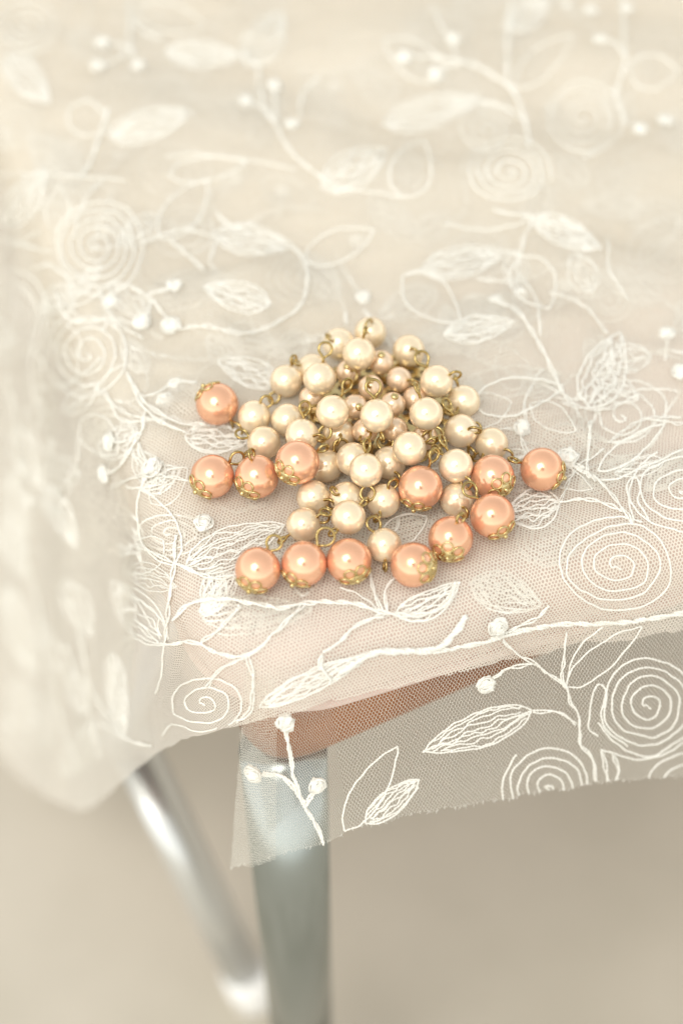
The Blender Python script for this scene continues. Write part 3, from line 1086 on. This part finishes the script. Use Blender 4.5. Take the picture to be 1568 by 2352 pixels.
PROTO = {}
for kind, r, mat, nm in (('c', R_CREAM, M_CREAM, 'cream_pearl'), ('r', R_ROSE, M_ROSE, 'rosy_pearl'), ('p', R_PEACH, M_PEACH, 'peach_pearl')):
    ms = []
    for s in range(4):
        mb = pearl_mesh(r, s + ord(kind))
        me = bpy.data.meshes.new(nm)
        me.from_pydata([tuple(v) for v in mb.v], [], mb.f)
        me.polygons.foreach_set('use_smooth', [True] * len(me.polygons))
        me.materials.append(mat)
        ms.append(me)
    PROTO[kind] = (ms, nm)
OBJ = {}
for i, k in enumerate(keys):
    ms, nm = PROTO[k[0]]
    o = bpy.data.objects.new(nm, ms[i % 4])
    COL.objects.link(o)
    o.parent = brooch
    o.location = POS[k] - b0
    OBJ[k] = o


def cam_vec(dx, dy, dz):
    return (RIGHT * dx - UP * dy + BACK * dz).normalized()


# filigree caps on the peach pearls
for k, dv in CAPS.items():
    n = cam_vec(*dv)
    R = R_PEACH * MM
    c = POS[k]
    m = MB()
    u = n.orthogonal().normalized()
    w = n.cross(u)

    def sp(th, ph, k_=1.03):
        return c + (n * math.cos(th) + (u * math.cos(ph) + w * math.sin(ph)) * math.sin(th)) * R * k_
    for p in range(6):
        ph = 2 * math.pi * p / 6 + c.x * 900
        q = sp(math.radians(31), ph, 1)
        dq = (q - c).normalized()
        e1 = dq.orthogonal().normalized()
        e2 = dq.cross(e1)
        ring = []
        for j in range(16):
            an = 2 * math.pi * j / 16
            v = (dq * R + (e1 * math.cos(an) + e2 * math.sin(an)) * .00122).normalized()
            ring.append(c + v * R * 1.035)
        m.tube(ring, .00025, 6, close=True)
    # domed centre
    base = len(m.v)
    rows = [(0, 1.075), (7, 1.075), (12, 1.06), (17, 1.045), (18, 1.0)]
    for th, kk in rows:
        for j in range(24):
            m.v.append(sp(math.radians(max(th, .5)), 2 * math.pi * j / 24, kk))
    for i in range(len(rows) - 1):
        for j in range(24):
            m.f.append((base + i * 24 + j, base + (i + 1) * 24 + j, base + (i + 1) * 24 + (j + 1) % 24, base + i * 24 + (j + 1) % 24))
    m.sphere(c + n * R * 1.08, .0006, 12, 8)
    m.build('bead_cap', M_CAP, OBJ[k])

# pin heads on the rosy pearls
for k, (dx, dy) in (('r1', (0, -.55)), ('r4', (-.1, -.4)), ('r5', (.15, -.6)), ('r7', (.3, .05)), ('r3', (-.05, -.5))):
    n = cam_vec(dx, dy, math.sqrt(1 - dx * dx - dy * dy))
    m = MB()
    m.sphere(POS[k] + n * (R_ROSE + .1) * MM, .00095, 14, 8, n, .6)
    m.build('pin_head', M_CAP, OBJ[k])

# wire eye loops: pearl, loop centre, radius, turn out of the picture plane
LOOPS = (('c1', 846, 748, 15, 40), ('c3', 838, 760, 10, 70), ('c2', 757, 776, 11, 55), ('c7', 747, 801, 15, 10), ('c5', 680, 833, 12, 60), ('c6', 674, 826, 10, 50), ('c6', 629, 914, 13, 20), ('c10', 612, 922, 14, 25),
         ('p1', 545, 984, 16, 55), ('c16', 555, 997, 14, 40), ('p2', 545, 1052, 16, 35), ('p3', 578, 1044, 13, 60), ('c4', 953, 806, 11, 65), ('c8', 968, 822, 16, 15), ('c8', 1044, 862, 14, 55), ('c9', 1047, 872, 10, 70),
         ('c9', 1036, 942, 14, 30), ('c15', 1026, 928, 14, 45), ('r4', 810, 866, 14, 25), ('c12', 797, 884, 15, 45), ('r3', 846, 878, 12, 60), ('c13', 857, 888, 17, 10), ('r2', 948, 878, 12, 65), ('c14', 957, 892, 14, 70),
         ('c17', 700, 936, 15, 35), ('r10', 693, 944, 11, 50), ('c11', 718, 940, 14, 60), ('c12', 746, 994, 15, 20), ('c17', 734, 1006, 13, 55), ('c32', 778, 1010, 12, 60), ('c20', 784, 1026, 17, 10), ('r8', 838, 1003, 15, 30),
         ('c21', 842, 1022, 15, 55), ('c13', 877, 1004, 11, 70), ('r9', 884, 1017, 17, 10), ('c14', 1002, 997, 15, 20), ('r11', 976, 998, 13, 40), ('c18', 992, 1012, 13, 60), ('c22', 1016, 1012, 14, 60), ('p5', 996, 1044, 15, 45),
         ('c22', 1003, 1032, 13, 55), ('c15', 1090, 988, 14, 60), ('c19', 1097, 980, 11, 50), ('c19', 1096, 1050, 13, 45), ('c15', 1082, 1040, 12, 55), ('c19', 1163, 1046, 14, 30), ('p7', 1180, 1057, 14, 65), ('c24', 912, 1098, 13, 60),
         ('c27', 902, 1112, 14, 45), ('c21', 844, 1134, 16, 8), ('c28', 836, 1154, 13, 60), ('c22', 1070, 1110, 14, 35), ('p8', 1078, 1124, 17, 20), ('c25', 757, 1158, 14, 45), ('c28', 748, 1176, 13, 50), ('c29', 742, 1190, 14, 35),
         ('p12', 748, 1232, 20, 5), ('c28', 765, 1222, 12, 55), ('c29', 648, 1240, 11, 60), ('p13', 630, 1246, 17, 5), ('c27', 866, 1188, 12, 60), ('c31', 858, 1203, 17, 25), ('c30', 1066, 1178, 12, 50), ('p9', 1058, 1190, 13, 45),
         ('c31', 884, 1299, 13, 72), ('c26', 768, 1128, 11, 50), ('p4', 742, 1030, 12, 55), ('c16', 572, 1040, 12, 60))
ki = {k: i for i, k in enumerate(keys)}
for n_, (k, x, y, rp, tilt) in enumerate(LOOPS):
    c = POS[k]
    d = ray(x, y)
    i = ki[k]
    Rk = RR[i]
    near = CAM + d * dep[i]
    off = (near - c).length
    lim = Rk + .0009
    dd = dep[i] - (math.sqrt(lim * lim - off * off) if off < lim else 0.0)
    p = CAM + d * dd
    scale = dd / FPX
    r = rp * scale * 1.04
    ax = c - p
    if off < lim:
        ax = ax + BACK * (ax.dot(-BACK)) * .55
    e1 = ax.normalized()
    side = e1.cross(BACK).normalized()
    fwd = side.cross(e1).normalized()
    if fwd.dot(BACK) < 0:
        fwd = -fwd
    ti = math.radians(tilt)
    e2 = side * math.cos(ti) + fwd * math.sin(ti)
    stem_len = min(max((c - p).length - Rk * .9, r * 1.5), r * 3.2)
    pts = [p + e1 * stem_len, p + e1 * (r * 1.45)]
    for j in range(21):
        an = math.radians(32 + (328 - 32) * j / 20)
        lift = (j / 20 - .5) * .00045
        pts.append(p + e1 * (r * math.cos(an) * (1.05 if math.cos(an) > 0 else .95)) + e2 * (r * math.sin(an)) + e1.cross(e2) * lift)
    pts.append(p + e1 * (r * 1.3) - e2 * .0001)
    m = MB()
    m.tube(pts, .00034, 8)
    m.build('wire_loop', M_GOLD, OBJ[k])

# perforated gold back plate, domed, every hole open
pc = on_plane(880, 940, (BASE + 2.2) * MM)
pm = MB()
PR, PITCHH = 17.5, 3.3


def plate(x, y, dz):
    rr = math.hypot(x, y)
    return pc + Vector((x * MM, y * MM, (2.6 * (1 - (rr / PR) ** 2) + dz) * MM))


for iy in range(-8, 9):
    for ix in range(-8, 9):
        cx = (ix + .5 * (iy % 2)) * PITCHH
        cy = iy * PITCHH * .866
        if math.hypot(cx, cy) > PR - 1.0:
            continue
        b = len(pm.v)
        for dz in (0, -.7):
            for j in range(12):
                an = math.radians(30 * j + 30)
                rad = PITCHH / 2 / math.cos(math.radians(((30 * j + 30) + 30) % 60 - 30)) if True else 0
                rad = PITCHH / 2 * (1.1547 if j % 2 == 0 else 1.0)
                pm.v.append(plate(cx + rad * math.cos(an), cy + rad * math.sin(an), dz))
            for j in range(12):
                an = math.radians(30 * j + 30)
                pm.v.append(plate(cx + 1.02 * math.cos(an), cy + 1.02 * math.sin(an), dz))
        for j in range(12):
            k2 = (j + 1) % 12
            pm.f.append((b + j, b + k2, b + 12 + k2, b + 12 + j))
            pm.f.append((b + 24 + k2, b + 24 + j, b + 36 + j, b + 36 + k2))
            pm.f.append((b + 12 + j, b + 12 + k2, b + 36 + k2, b + 36 + j))
pm.tube([plate(PR * math.cos(2 * math.pi * j / 64), PR * math.sin(2 * math.pi * j / 64), -.3) for j in range(64)], .0007, 8, close=True)
pm.build('back_plate', M_CAP, brooch, smooth=False)

# ------------------------------------------------------------------ the camera that takes the picture: it mirrors as a dark dot in every pearl
M_BLACK = simple('black_camera_body', (.02, .02, .02), .45, 0, bump=(800, .3, .0003))
ph = thing('photo_camera', 'black photo camera mirrored as the small dark dot in the middle of each pearl', 'camera', CAM + BACK * .11)


def cbox(m, cx, cy, cz, sx, sy, sz, bev):
    """bevelled block in the camera's own axes: right, up, back"""
    ol = rounded_poly([(cx - sx, cy - sy), (cx + sx, cy - sy), (cx + sx, cy + sy), (cx - sx, cy + sy)], bev)
    b, n = len(m.v), len(ol)
    rows = [(-bev * .3, cz - sz), (0, cz - sz + bev * .3), (0, cz + sz - bev * .3), (-bev * .3, cz + sz)]
    for d, z in rows:
        for x, y, nx, ny in ol:
            m.v.append(CAM + (RIGHT * (x + nx * d) + UP * (y + ny * d) + BACK * z) * MM)
    for i in range(3):
        for j in range(n):
            k = (j + 1) % n
            m.f.append((b + i * n + j, b + i * n + k, b + (i + 1) * n + k, b + (i + 1) * n + j))
    m.f.append(tuple(b + j for j in range(n))[::-1])
    m.f.append(tuple(b + 3 * n + j for j in range(n)))


m = MB()
cbox(m, 0, -8, 125, 78, 66, 34, 14)
m.build('camera_body', M_BLACK, ph, smooth=False)
m = MB()
cbox(m, 0, 74, 122, 34, 18, 30, 12)
m.build('viewfinder_hump', M_BLACK, ph, smooth=False)
m = MB()
cbox(m, -62, -6, 84, 16, 56, 14, 10)
m.build('grip', M_BLACK, ph, smooth=False)
m = MB()
pr = [(.008, 30), (.004, 40), (.004, 42), (.03, 42), (.034, 39), (.06, 39), (.062, 36), (.091, 36)]
m.tube([CAM + BACK * z for z, _ in pr], [r * MM for _, r in pr], 32)
m.build('lens_barrel', M_BLACK, ph)
